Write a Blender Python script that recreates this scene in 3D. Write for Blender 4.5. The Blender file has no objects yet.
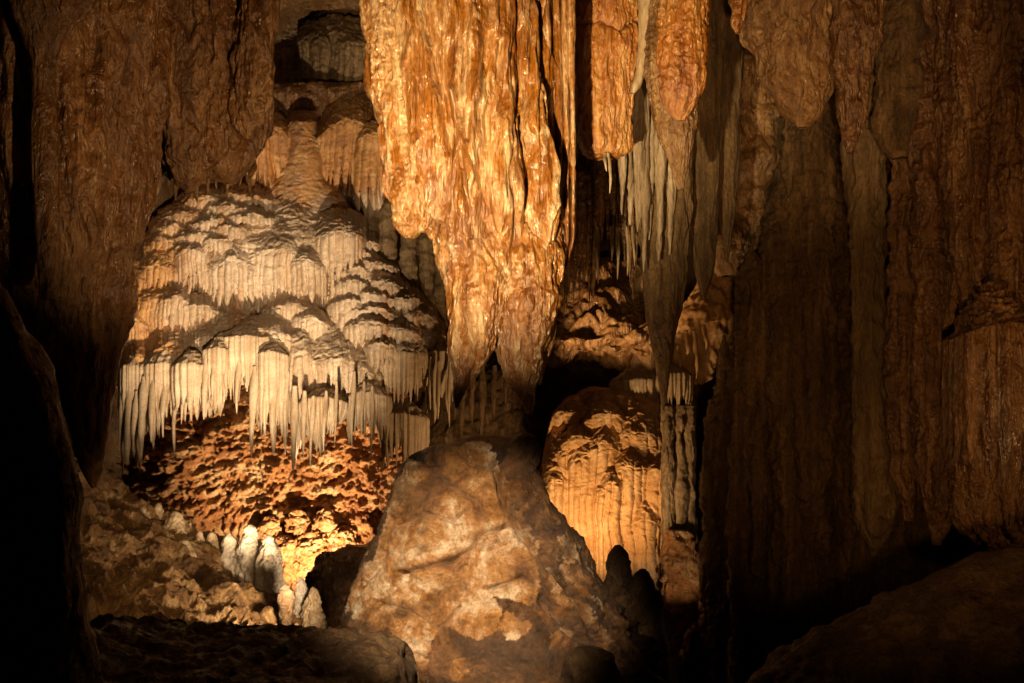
import bpy, math, numpy as np

# ------------------------------------------------------------------ camera, world, lamps, exposure
SC = bpy.context.scene
COL = SC.collection
F = 1000.0                      # focal length in pixels of a 1024 x 683 picture
cam = bpy.data.cameras.new('camera')
cam.sensor_width = 36.0
cam.lens = F / 1024 * 36
cam.clip_start = 0.05
cam.clip_end = 200
cam_ob = bpy.data.objects.new('camera', cam)
COL.objects.link(cam_ob)
cam_ob.location = (0, 0, 0)
cam_ob.rotation_euler = (math.pi / 2, 0, 0)
SC.camera = cam_ob

W = bpy.data.worlds.new('World')
SC.world = W
W.use_nodes = True
W.node_tree.nodes['Background'].inputs[0].default_value = (0.9, 0.5, 0.22, 1)
W.node_tree.nodes['Background'].inputs[1].default_value = 0.007      # underground: no sky, a faint even glow added in place of bounced lamp light

SC.view_settings.view_transform = 'Standard'
SC.view_settings.look = 'None'
SC.view_settings.exposure = 0.0
SC.view_settings.gamma = 1
SC.cycles.use_denoising = True
SC.cycles.max_bounces = 4
SC.cycles.diffuse_bounces = 3
SC.cycles.glossy_bounces = 2
SC.cycles.sample_clamp_indirect = 2.0


def P(px, py, Y):
    return np.array(((px - 512) / F * Y, Y, (341.5 - py) / F * Y))


WARM = (1.0, 0.60, 0.26)
AMBER = (1.0, 0.50, 0.15)
CREAM = (1.0, 0.72, 0.43)


def lamp(name, loc, target, power, color, angle=None, blend=0.6, radius=0.09):
    L = bpy.data.lights.new(name, 'SPOT' if angle else 'POINT')
    L.energy = power
    L.color = color
    L.shadow_soft_size = radius
    if angle:
        L.spot_size = math.radians(angle)
        L.spot_blend = blend
    o = bpy.data.objects.new(name, L)
    COL.objects.link(o)
    o.location = loc
    if target is not None:
        from mathutils import Vector
        d = Vector([float(a) for a in target]) - Vector([float(a) for a in loc])
        o.rotation_euler = d.to_track_quat('-Z', 'Y').to_euler()
    return o


# hidden lamps of the show cave, and unseen fill spots added for dim rock
GOLD = (1.0, 0.70, 0.33)
lamp('cave_or_fill_spot', (-1.8, 7.9, -2.6), P(240, 262, 13.0), 2150, CREAM, 50, 0.85)
lamp('cave_or_fill_spot', (-1.25, 4.6, -1.5), P(235, 270, 13.0), 1400, CREAM, 26, 0.9)  # flatter spot added so the tier tops catch some light
lamp('cave_or_fill_spot', P(306, 628, 12.1), P(296, 470, 13.8), 1100, CREAM, 90, 0.9, 0.03)
lamp('cave_or_fill_spot', (-3.9, 9.6, -2.3), P(160, 340, 12.8), 2400, AMBER, 64, 0.7)
lamp('cave_or_fill_spot', (-1.6, 8.2, -2.36), P(215, 568, 9.6), 210, CREAM, 84, 0.9)
lamp('cave_or_fill_spot', (0.35, 1.5, 0.85), P(165, 562, 9.0), 1000, WARM, 15, 1.0)  # spot added near the camera to bring up the dark slope
lamp('cave_or_fill_spot', (-1.3, 2.6, -1.2), P(500, 140, 8.6), 6000, GOLD, 38, 1.0)
lamp('cave_or_fill_spot', (-0.5, 1.5, 0.95), P(458, 572, 6.6), 5200, CREAM, 22, 1.0)
lamp('cave_or_fill_spot', P(566, 590, 10.6), P(572, 450, 12), 260, WARM, 120, 0.8)
lamp('cave_or_fill_spot', P(684, 632, 10.5), P(676, 560, 11.4), 26, CREAM, 62, 0.6, 0.02)
lamp('cave_or_fill_spot', P(526, 384, 12.4), P(620, 300, 13.4), 330, WARM, 64, 0.9)
lamp('cave_or_fill_spot', (0.9, 1.2, -0.8), P(790, 60, 9.0), 1500, WARM, 26, 1.0)  # unseen spot added to boost the top right lump
lamp('cave_or_fill_spot', (0.4, 0.9, -0.7), P(900, 300, 9.0), 560, AMBER, 44, 1.0)  # weak fill added near the camera for the right wall
lamp('cave_or_fill_spot', (4.6, 5.0, -1.2), P(1000, 340, 8.0), 90, AMBER, 90, 1.0)
lamp('cave_or_fill_spot', (1.6, 2.0, -1.3), P(195, 110, 8.4), 1700, WARM, 30, 1.0)  # unseen spot added to lift the dark left masses

# ------------------------------------------------------------------ noise
_rng = np.random.RandomState(7)
_perm = np.tile(_rng.permutation(256).astype(np.int32), 3)
_g = _rng.normal(size=(256, 3)).astype(np.float32)
_g /= np.linalg.norm(_g, axis=1, keepdims=True)


def pn(x, y, z):
    sh = x.shape
    x, y, z = (np.asarray(a, np.float32).ravel() for a in (x, y, z))
    xi, yi, zi = (np.floor(a).astype(np.int32) for a in (x, y, z))
    xf, yf, zf = x - xi, y - yi, z - zi
    xi &= 255; yi &= 255; zi &= 255
    u, v, w = (t * t * t * (t * (t * 6 - 15) + 10) for t in (xf, yf, zf))
    out = 0
    for dx in (0, 1):
        wx = u if dx else 1 - u
        pa = _perm[xi + dx]
        for dy in (0, 1):
            wy = v if dy else 1 - v
            pb = _perm[pa + yi + dy]
            for dz in (0, 1):
                wz = w if dz else 1 - w
                g = _g[_perm[pb + zi + dz]]
                out = out + wx * wy * wz * (g[:, 0] * (xf - dx) + g[:, 1] * (yf - dy) + g[:, 2] * (zf - dz))
    return (out * 1.6).reshape(sh)


def noise(G, fr, octv=3, seed=0, kind='fbm', gain=0.5):
    """kinds: fbm, billow (round ridges, sharp valleys, 0..1), ridge (sharp crests, 0..1)"""
    if not hasattr(fr, '__len__'):
        fr = (fr, fr, fr)
    r = np.random.RandomState(seed + 11)
    o = r.uniform(0, 200, 3)
    tot, amp, nrm = 0, 1.0, 0
    f = np.array(fr, float)
    for i in range(octv):
        n = pn(G[..., 0] * f[0] + o[0], G[..., 1] * f[1] + o[1], G[..., 2] * f[2] + o[2])
        if kind == 'billow':
            n = np.minimum(np.abs(n) * 1.8, 1.2)
        elif kind == 'ridge':
            n = 1 - np.minimum(np.abs(n) * 2, 1.2)
        tot = tot + n * amp
        nrm += amp
        amp *= gain
        f = f * 2.03
        o = o + 17.3
    return tot / nrm


def smooth1(a, n):
    if n < 1:
        return a
    k = np.exp(-np.linspace(-2, 2, 2 * n + 1) ** 2)
    k /= k.sum()
    return np.convolve(np.pad(a, n, mode='edge'), k, mode='valid')


def sstep(a, b, x):
    t = np.clip((x - a) / (b - a), 0, 1)
    return t * t * (3 - 2 * t)


def normals(G, closed):
    if closed:
        du = np.roll(G, -1, 1) - np.roll(G, 1, 1)
    else:
        du = np.gradient(G, axis=1)
    dv = np.gradient(G, axis=0)
    n = np.cross(du, dv)
    l = np.linalg.norm(n, axis=2, keepdims=True)
    return n / np.maximum(l, 1e-9) * (-1 if closed else 1)


def displace(G, layers, closed, fade=None, sign=1):
    """layers: (kind, amplitude m, freq, octaves, seed); all read at the undisplaced, gently warped surface"""
    Nn = normals(G, closed) * sign
    Wp = G + 0.10 * np.stack([noise(G, 1.6, 2, 901), noise(G, 1.6, 2, 902), noise(G, 1.2, 2, 903)], -1)
    d = 0
    for kind, amp, fr, octv, seed in layers:
        d = d + amp * (noise(Wp, fr, octv, seed, kind) - (0 if kind == 'fbm' or not closed else 0.45))
    if fade is not None:
        d = d * fade
    return G + Nn * d[..., None]


# ------------------------------------------------------------------ objects
def link(o, parent):
    COL.objects.link(o)
    if parent is not None:
        o.parent = parent
        o.location = -np.array(parent_world(parent))
    return o


def parent_world(p):
    w = np.zeros(3)
    while p is not None:
        w = w + np.array(p.location)
        p = p.parent
    return w


def raw_mesh(name, V, Q, T=None, mat=None, attr=None):
    me = bpy.data.meshes.new(name)
    V = np.asarray(V, np.float32)
    nq = len(Q)
    nt = 0 if T is None else len(T)
    me.vertices.add(len(V))
    me.vertices.foreach_set('co', V.ravel())
    loops = np.asarray(Q, np.int32).ravel()
    starts = np.arange(nq) * 4
    if nt:
        loops = np.concatenate([loops, np.asarray(T, np.int32).ravel()])
        starts = np.concatenate([starts, nq * 4 + np.arange(nt) * 3])
    me.loops.add(len(loops))
    me.loops.foreach_set('vertex_index', loops)
    me.polygons.add(nq + nt)
    me.polygons.foreach_set('loop_start', starts.astype(np.int32))
    me.update(calc_edges=True)
    me.polygons.foreach_set('use_smooth', np.ones(nq + nt, bool))
    if attr is not None:
        a = me.attributes.new('stain_or_glow', 'FLOAT', 'POINT')
        a.data.foreach_set('value', np.asarray(attr, np.float32).ravel())
    if mat:
        me.materials.append(mat)
    me.validate()
    return me


def grid_obj(name, G, closed, mat, parent=None, cap_top=False, cap_bot=False, attr=None, keep=None):
    nv, nu = G.shape[:2]
    idx = np.arange(nv * nu).reshape(nv, nu)
    if closed:
        idx2 = np.concatenate([idx, idx[:, :1]], 1)
    else:
        idx2 = idx
    Q = np.stack([idx2[:-1, :-1], idx2[:-1, 1:], idx2[1:, 1:], idx2[1:, :-1]], -1).reshape(-1, 4)[:, ::-1]
    if keep is not None:
        Q = Q[keep.ravel()[Q].all(1)]
    V = G.reshape(-1, 3)
    T = []
    A = None if attr is None else attr.ravel()
    for do, row in ((cap_top, 0), (cap_bot, nv - 1)):
        if do:
            V = np.concatenate([V, G[row].mean(0)[None]], 0)
            if A is not None:
                A = np.append(A, A.mean())
            c = len(V) - 1
            r = idx2[row]
            T.append(np.stack([r[:-1], r[1:], np.full(len(r) - 1, c)], -1))
    T = np.concatenate(T) if T else None
    o = bpy.data.objects.new(name, None if False else raw_mesh(name, V, Q, T, mat, A))
    return link(o, parent)


def tag(o, label=None, cat=None, group=None, kind=None):
    if label: o['label'] = label
    if cat: o['category'] = cat
    if group: o['group'] = group
    if kind: o['kind'] = kind
    return o


def thing(name, loc, label, cat, group=None):
    o = bpy.data.objects.new(name, None)
    COL.objects.link(o)
    o.location = [float(a) for a in loc]
    return tag(o, label, cat, group)


def rows_interp(rows, nv, sm=0.02):
    R = np.array([tuple(r) + ((0.0,) if len(r) == 3 else ()) for r in rows], float)
    py = np.linspace(R[0, 0], R[-1, 0], nv)
    c = [np.interp(py, R[:, 0], R[:, i]) for i in (1, 2, 3)]
    n = max(1, int(nv * sm))
    return py, [smooth1(a, n) for a in c]


def pixels(G):
    return 512 + G[..., 0] / G[..., 1] * F, 341.5 - G[..., 2] / G[..., 1] * F


def seg_dist(px, py, pts):
    d = np.full(px.shape, 1e9)
    for (x0, y0), (x1, y1) in zip(pts[:-1], pts[1:]):
        vx, vy = x1 - x0, y1 - y0
        t = np.clip(((px - x0) * vx + (py - y0) * vy) / (vx * vx + vy * vy + 1e-9), 0, 1)
        d = np.minimum(d, np.hypot(px - x0 - t * vx, py - y0 - t * vy))
    return d


def inside(px, py, poly):
    r = np.zeros(px.shape, bool)
    n = len(poly)
    for i in range(n):
        x0, y0 = poly[i]; x1, y1 = poly[(i + 1) % n]
        c = ((y0 > py) != (y1 > py)) & (px < (x1 - x0) * (py - y0) / (y1 - y0 + 1e-12) + x0)
        r ^= c
    return r


def loft(name, rows, Y, mat, parent=None, dr=0.7, layers=(), sq=1.0, q=0.75, carve=(), stain_or_glow=None, sm=0.02, fadeb=0.06, back=True):
    """rows: (py, left px, right px[, dY]); a closed body round a vertical axis at depth Y, dr = depth / width"""
    hpx = rows[-1][0] - rows[0][0]
    wpx = max(r[2] - r[1] for r in rows)
    nv = int(np.clip(hpx * q, 14, 620))
    nh = int(np.clip(wpx * 1.5 * q, 9, 420))
    th = np.concatenate([np.linspace(0, math.pi, nh, endpoint=False), np.linspace(math.pi, 2 * math.pi, max(6, nh // 3), endpoint=False)])
    py, (xl, xr, dy) = rows_interp(rows, nv, sm)
    Yc = Y + dy
    cx, hw = (xl + xr) / 2, np.maximum((xr - xl) / 2, 0.3)
    X = (cx - 512) / F * Yc
    a = hw / F * Yc
    b = np.minimum(a * dr, a.max() * dr)
    z = (341.5 - py) / F * Yc
    ct = np.sign(np.cos(th)) * np.abs(np.cos(th)) ** sq
    st = np.sign(np.sin(th)) * np.abs(np.sin(th)) ** sq
    G = np.stack([X[:, None] - a[:, None] * ct, Yc[:, None] - b[:, None] * st, np.repeat(z[:, None], len(th), 1)], -1)
    N0 = normals(G, True)
    if layers:
        fade = np.clip(hw / (hw.max() * 0.6), 0.10, 1)[:, None]
        G = displace(G, layers, True, fade)
    if carve:
        ppx, ppy = pixels(G)
        front = (st > -0.05)[None, :]
        wob, wob2 = noise(G, 2.2, 4, 77) * 7, noise(G, 2.2, 4, 78) * 7
        vary = 0.55 + 0.9 * noise(G, 2.5, 2, 79, 'billow')
        for pts, wd, amp in carve:
            d = seg_dist(ppx + wob, ppy + wob2, pts)
            G = G + N0 * (amp * vary * np.exp(-np.abs(d / (wd * 0.7)) ** 1.2) * front)[..., None]
    attr = None
    if stain_or_glow is not None:
        attr = stain_or_glow(G)
    return grid_obj(name, G, True, mat, parent, True, True, attr)


# ------------------------------------------------------------------ materials
def node(nt, t, **kw):
    n = nt.nodes.new(t)
    for k, v in kw.items():
        setattr(n, k, v)
    return n


def rock(name, c_dark, c_mid, c_light, scale=1.6, streak=0.5, speck=0.5, rough=(0.35, 0.75), bump=0.5, bscale=26,
         bdist=0.02, stretch=1.0, spec=0.5, c_stain_or_glow=None, light_pos=0.62, vein=0.0, bdet=8, brough=0.68, coat=0.0, patch=0.3):
    m = bpy.data.materials.new(name)
    m.use_nodes = True
    nt = m.node_tree
    B = nt.nodes['Principled BSDF']
    geo = node(nt, 'ShaderNodeNewGeometry')

    def mapped(s):
        mp = node(nt, 'ShaderNodeMapping')
        mp.inputs['Scale'].default_value = s
        nt.links.new(geo.outputs['Position'], mp.inputs[0])
        return mp.outputs[0]

    def nz(vec, sc, det=6, ro=0.6, dist=0.0):
        n = node(nt, 'ShaderNodeTexNoise')
        n.inputs['Scale'].default_value = sc
        n.inputs['Detail'].default_value = det
        n.inputs['Roughness'].default_value = ro
        n.inputs['Distortion'].default_value = dist
        nt.links.new(vec, n.inputs['Vector'])
        return n.outputs['Fac']

    def mix(a, b, f, mode='MIX'):
        n = node(nt, 'ShaderNodeMix', data_type='RGBA', blend_type=mode)
        for s, v in ((0, f), (6, a), (7, b)):
            if hasattr(v, 'is_output'):
                nt.links.new(v, n.inputs[s])
            else:
                n.inputs[s].default_value = v if s == 0 else tuple(v) + (1,)
        return n.outputs[2]

    def ramp(f, *st):
        r = node(nt, 'ShaderNodeValToRGB')
        e = r.color_ramp.elements
        while len(e) < len(st):
            e.new(0.5)
        for el, (p, c) in zip(e, st):
            el.position = p
            el.color = (tuple(c) + (1,)) if hasattr(c, '__len__') else (c, c, c, 1)
        nt.links.new(f, r.inputs[0])
        return r.outputs[0]

    def mrange(f, a, b, c, d):
        n = node(nt, 'ShaderNodeMapRange')
        for i, v in enumerate((a, b, c, d)):
            n.inputs[i + 1].default_value = v
        nt.links.new(f, n.inputs[0])
        return n.outputs[0]

    base = mapped((1, 1, 1 / stretch))
    st_v = mapped((1, 1, 0.09))
    col = ramp(nz(base, scale, 9, 0.68, 0.6), (0.34, c_dark), (0.5, c_mid), (light_pos, c_light))
    s = nz(st_v, 9.0, 6, 0.65, 0.3)
    col = mix(col, ramp(s, (0.36, c_dark), (0.5, c_mid), (0.64, c_light)), streak)
    fine = nz(base, 48, 7, 0.8)
    col = mix(col, ramp(fine, (0.36, 1 - speck), (0.56, 1.0)), 1.0, 'MULTIPLY')
    if vein:
        vn = nz(mapped((1, 1, 0.45)), 5.5, 8, 0.7, 1.5)
        col = mix(col, c_light, mrange(vn, 0.56, 0.66, 0, vein))
    col = mix(col, c_dark, mrange(nz(mapped((1, 1, 0.5)), 1.1, 6, 0.65, 0.8), 0.5, 0.62, 0, patch))
    if c_stain_or_glow is not None:
        at = node(nt, 'ShaderNodeAttribute', attribute_name='stain_or_glow')
        bl = nz(base, 3.2, 9, 0.72, 0.5)
        sc_ = ramp(bl, (0.36, c_stain_or_glow[0]), (0.5, c_stain_or_glow[1]), (0.66, c_stain_or_glow[2]))
        sc_ = mix(sc_, ramp(fine, (0.33, 0.45), (0.55, 1.0)), 1.0, 'MULTIPLY')
        col = mix(col, sc_, at.outputs['Fac'])
    nt.links.new(col, B.inputs['Base Color'])
    nt.links.new(mrange(nz(base, 2.0, 7, 0.7), 0.38, 0.60, rough[0], rough[1] + 0.12), B.inputs['Roughness'])
    B.inputs['Specular IOR Level'].default_value = spec
    b1 = node(nt, 'ShaderNodeBump')
    b1.inputs['Strength'].default_value = bump
    b1.inputs['Distance'].default_value = bdist
    hsum = node(nt, 'ShaderNodeMath', operation='ADD')
    nt.links.new(nz(base, bscale, bdet, brough, 0.4), hsum.inputs[0])
    nt.links.new(mrange(s, 0, 1, 0, 0.8), hsum.inputs[1])
    nt.links.new(hsum.outputs[0], b1.inputs['Height'])
    B.inputs['Coat Weight'].default_value = coat
    B.inputs['Coat Roughness'].default_value = 0.14
    if coat:
        nt.links.new(b1.outputs[0], B.inputs['Coat Normal'])
    nt.links.new(b1.outputs[0], B.inputs['Normal'])
    return m


M_drape = rock('cream_flowstone', (0.33, 0.23, 0.14), (0.56, 0.43, 0.31), (0.74, 0.62, 0.49), 1.4, 0.45, 0.4, (0.4, 0.75), 0.5, 26, 0.02,
               c_stain_or_glow=((0.24, 0.085, 0.015), (0.47, 0.21, 0.05), (0.64, 0.39, 0.15)))  # amber tint: orange stone, and lamp gold put into the left side
M_fringe = rock('cream_stalactite', (0.36, 0.24, 0.14), (0.58, 0.45, 0.31), (0.74, 0.62, 0.47), 2.0, 0.5, 0.35, (0.35, 0.7), 0.4, 26, 0.015)
M_amber = rock('amber_flowstone', (0.34, 0.16, 0.05), (0.52, 0.30, 0.12), (0.66, 0.46, 0.26), 1.6, 0.4, 0.4, (0.4, 0.8), 0.4, 30, 0.014)
M_giant = rock('wet_orange_stone', (0.14, 0.040, 0.006), (0.40, 0.15, 0.020), (0.80, 0.60, 0.36), 2.2, 0.5, 0.6, (0.10, 0.36), 0.85, 8, 0.10, 2.6, 1.0, light_pos=0.64, vein=0.7, patch=0.6, bdet=4, brough=0.55, coat=0.5)
M_orange = rock('orange_stone', (0.16, 0.045, 0.007), (0.42, 0.145, 0.02), (0.62, 0.36, 0.13), 2.6, 0.6, 0.5, (0.12, 0.4), 1.0, 10, 0.07, 2.5, 0.9, bdet=5, brough=0.58, coat=0.3, vein=0.4)
M_tan = rock('pale_tan_stone', (0.26, 0.17, 0.09), (0.42, 0.31, 0.19), (0.56, 0.46, 0.33), 2.0, 0.6, 0.4, (0.35, 0.7), 0.5, 22, 0.02, 3.0)
M_grey = rock('grey_curtain_stone', (0.12, 0.08, 0.045), (0.28, 0.20, 0.13), (0.47, 0.38, 0.27), 2.2, 0.7, 0.4, (0.4, 0.8), 0.5, 22, 0.02, 4.0)
M_brown = rock('brown_stone', (0.06, 0.024, 0.007), (0.17, 0.072, 0.02), (0.40, 0.22, 0.09), 1.8, 0.5, 0.55, (0.14, 0.45), 1.0, 10, 0.09, 2.0, 0.8, bdet=4, brough=0.58, coat=0.25)
M_ochre = rock('ochre_stone', (0.10, 0.045, 0.012), (0.26, 0.125, 0.036), (0.46, 0.29, 0.13), 2.2, 0.5, 0.55, (0.16, 0.5), 1.0, 12, 0.07, 2.0, 0.8, bdet=5, brough=0.6, coat=0.2)
M_umber = rock('umber_stone', (0.10, 0.06, 0.028), (0.20, 0.13, 0.065), (0.33, 0.24, 0.14), 2.0, 0.6, 0.5, (0.4, 0.75), 0.9, 14, 0.05, 3.0)
M_olive = rock('olive_brown_stone', (0.055, 0.029, 0.010), (0.145, 0.082, 0.032), (0.31, 0.19, 0.085), 1.6, 0.6, 0.6, (0.35, 0.75), 1.0, 13, 0.07, 2.0, 0.5)
M_rust = rock('rust_rock', (0.26, 0.09, 0.02), (0.46, 0.19, 0.05), (0.66, 0.42, 0.20), 3.0, 0.05, 0.6, (0.4, 0.8), 1.0, 13, 0.08)
M_boulder = rock('boulder_rock', (0.03, 0.015, 0.006), (0.085, 0.04, 0.015), (0.26, 0.125, 0.045), 3.0, 0.1, 0.5, (0.22, 0.55), 1.0, 22, 0.05, 1.0, 0.8, bdet=8, brough=0.7, coat=0.1,
                 c_stain_or_glow=((0.12, 0.045, 0.010), (0.36, 0.18, 0.058), (0.74, 0.62, 0.46)))
M_mud = rock('mud_rock', (0.035, 0.018, 0.007), (0.11, 0.06, 0.026), (0.22, 0.14, 0.065), 3.2, 0.05, 0.6, (0.25, 0.7), 1.0, 14, 0.07)
M_slope = rock('striped_slope_rock', (0.06, 0.026, 0.008), (0.24, 0.125, 0.042), (0.46, 0.30, 0.14), 2.8, 0.05, 0.6, (0.25, 0.65), 1.0, 13, 0.07)
M_white = rock('white_calcite', (0.34, 0.25, 0.17), (0.58, 0.50, 0.40), (0.76, 0.70, 0.62), 4.0, 0.3, 0.45, (0.35, 0.7), 0.8, 18, 0.04)
M_wall = rock('cave_wall_rock', (0.07, 0.035, 0.012), (0.17, 0.09, 0.035), (0.32, 0.20, 0.09), 1.2, 0.4, 0.5, (0.5, 0.85), 0.9, 10, 0.06)

# ------------------------------------------------------------------ the cave itself
def sheet(name, X, Yf, Z, layers, mat, sign=1):
    """a sheet of rock from three 2-D arrays"""
    G = np.stack([X, Yf, Z], -1)
    G = displace(G, layers, False, None, sign)
    return grid_obj(name, G, False, mat)


# back wall, bending round to both sides
u = np.linspace(-1, 1, 420)[None, :]
v = np.linspace(0, 1, 260)[:, None]
ang = u * 1.9
X = 9.0 * np.sin(ang) + 0 * v
Yw = 4.0 + 12.6 * np.cos(ang) + 0 * v
Z = 6.5 - 11.0 * v + 0 * u
wl = sheet('cave_wall', X, Yw, Z, [('fbm', 0.9, 0.35, 4, 3), ('billow', 0.30, (1.5, 1.5, 0.5), 4, 4)], M_wall, -1)
tag(wl, kind='structure')
# ceiling
u = np.linspace(-9.5, 9.5, 300)[None, :]
v = np.linspace(-6, 18, 300)[:, None]
cl = sheet('cave_ceiling', u + 0 * v, v + 0 * u, 4.75 + 0 * u * v, [('fbm', 0.35, 0.4, 4, 13), ('billow', 0.25, 1.4, 5, 14), ('ridge', 0.10, 3, 4, 15)], M_ochre, 1)
tag(cl, kind='structure')
# floor: level near the camera, dropping behind the ledge's edge
u = np.concatenate([np.linspace(-9.5, -4.0, 50), np.linspace(-3.97, 3.2, 520), np.linspace(3.25, 9.5, 60)])[None, :]
v = np.concatenate([np.linspace(-6, 2.5, 40), np.linspace(2.6, 8.5, 330), np.linspace(8.6, 18, 120)])[:, None]
edge = 6.35 + 0.10 * np.sin(u * 2.1)
zf = -1.76 - 1.95 * np.maximum(sstep(0, 0.55, v - edge), sstep(0, 0.5, u + 0.58 - 0.085 * (v - 5) * -1) * sstep(2.2, 3.2, v)) - 0.04 * np.cos(u * 1.3)
fl = sheet('cave_floor', u + 0 * v, v + 0 * u, zf, [('fbm', 0.06, 1.2, 4, 21), ('billow', 0.07, 3.0, 4, 22), ('ridge', 0.05, (5, 5, 5), 4, 23)], M_mud, -1)
tag(fl, kind='structure')

# ------------------------------------------------------------------ draped flowstone
D = thing('draped_flowstone', P(270, 480, 13.4), 'huge cream draped flowstone in many fringed tiers above the rusty recess', 'flowstone')
RS = np.random.RandomState(5)


def tier(cx, hw, ytop, ylip, ybot, Yf, b, droop=10, lvar=0.25, seed=0, env=None, fw=3.6, mat=None, parent=None, name='terrace', phm=100,
         ptop=1.7, flute=0.85, tuck=0.08, tip=1.3, topn=0.035):
    """a rounded cap whose rim drops into a curtain of round fingers.
    cx, hw, ytop, ylip, ybot in pixels at depth Yf (front of the rim); b: how far it swells from its centre, metres"""
    mat = mat or M_fringe
    parent = parent or D
    r = np.random.RandomState(seed + 100)
    k = Yf / F
    X0, a = (cx - 512) * k, hw * k
    Yc = Yf + b
    ph = math.radians(phm)
    # arc length parameter
    pp = np.linspace(-ph, ph, 400)
    xs, ys = a * np.sin(pp), -b * np.cos(pp)
    s = np.concatenate([[0], np.cumsum(np.hypot(np.diff(xs), np.diff(ys)))])
    S = s[-1]
    nf = max(3, int(S / (fw * k)))
    wd = r.uniform(0.55, 1.6, nf)
    bd = np.concatenate([[0], np.cumsum(wd)]) / wd.sum() * S
    ln = 1 + lvar * r.uniform(-1, 1, nf) + lvar * 0.9 * (r.rand(nf) < 0.16)
    nu = int(nf * 7)
    su = np.linspace(0, S, nu)
    phi = np.interp(su, s, pp)
    fk = np.clip(np.searchsorted(bd, su, 'right') - 1, 0, nf - 1)
    fc = (bd[fk] + bd[fk + 1]) / 2
    fh = (bd[fk + 1] - bd[fk]) / 2
    xr = np.clip(np.abs(su - fc) / fh, 0, 1)
    rod = np.sqrt(np.maximum(1 - xr ** 2, 0))
    un = np.sin(phi)                       # -1 .. 1 left to right
    e = np.ones(nu) if env is None else np.interp(un, env[0], env[1])
    L0 = (ybot - ylip) * k
    Lk = ln[fk] * L0 * e
    # neighbouring fingers are fused higher up: the notch between two reaches only part way
    Lu = Lk * (1 - 0.42 * xr ** tip * r.uniform(0.5, 1.0, nf)[fk])
    ntop, ncur, nin = max(8, int((ylip - ytop) * 0.8) + 10), max(10, int((ybot - ylip) * 0.9)), 6
    zl, zt = (341.5 - ylip) * k, (341.5 - ytop) * k
    dr = np.abs(un) ** 2.2 * (droop if not hasattr(droop, '__len__') else np.where(un < 0, droop[0], droop[1])) * k
    rows = []
    wav = noise(np.stack([X0 + a * un, phi * 2, 0 * phi + seed], -1), 2.2, 3, seed) * 0.16
    for t in np.linspace(0.05, 1, ntop):                            # cap
        rr = t
        z = zl + (zt - zl) * (1 - t ** ptop)
        fl_ = flute * sstep(0.8, 1.05, t) * fh * (rod - 0.4)
        rows.append((rr * (1 + wav * t), fl_, z - dr * t ** 1.6 + 0 * un))
    for t in np.linspace(0, 1, ncur + 1)[1:]:                       # curtain
        fl_ = flute * fh * (rod - 0.4) * (1 - 0.55 * sstep(0.55, 1, t))
        rows.append((1 + wav - tuck * t ** 1.5 + 0.03 * math.sin(t * 3.1), fl_, zl - dr - t * Lu))
    for t in np.linspace(0.15, 1, nin):                             # underside, back up behind the curtain
        rows.append(((1 + wav - tuck) * (1 - 0.16 * t ** 0.6), 0 * un, zl - dr - Lu * (1 - 0.9 * t)))
    R = np.stack([x[0] + 0 * un for x in rows])
    FL = np.stack([x[1] for x in rows])
    Zr = np.stack([x[2] for x in rows])
    nx, ny = np.sin(phi), -np.cos(phi)
    G = np.stack([X0 + R * a * np.sin(phi) + FL * nx, Yc - R * b * np.cos(phi) + FL * ny, Zr], -1)
    ncap = np.zeros(len(rows)); ncap[:ntop] = 1
    ncap = smooth1(ncap, 3)[:, None]
    Nn = normals(G, False)
    d = topn * noise(G, (5, 5, 16), 3, seed + 3, 'billow') * ncap + 0.010 * noise(G, (5, 5, 12), 3, seed + 4) * (1 - ncap)
    G = G - Nn * d[..., None] * -1
    return grid_obj(name, G, False, mat, parent)


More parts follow.
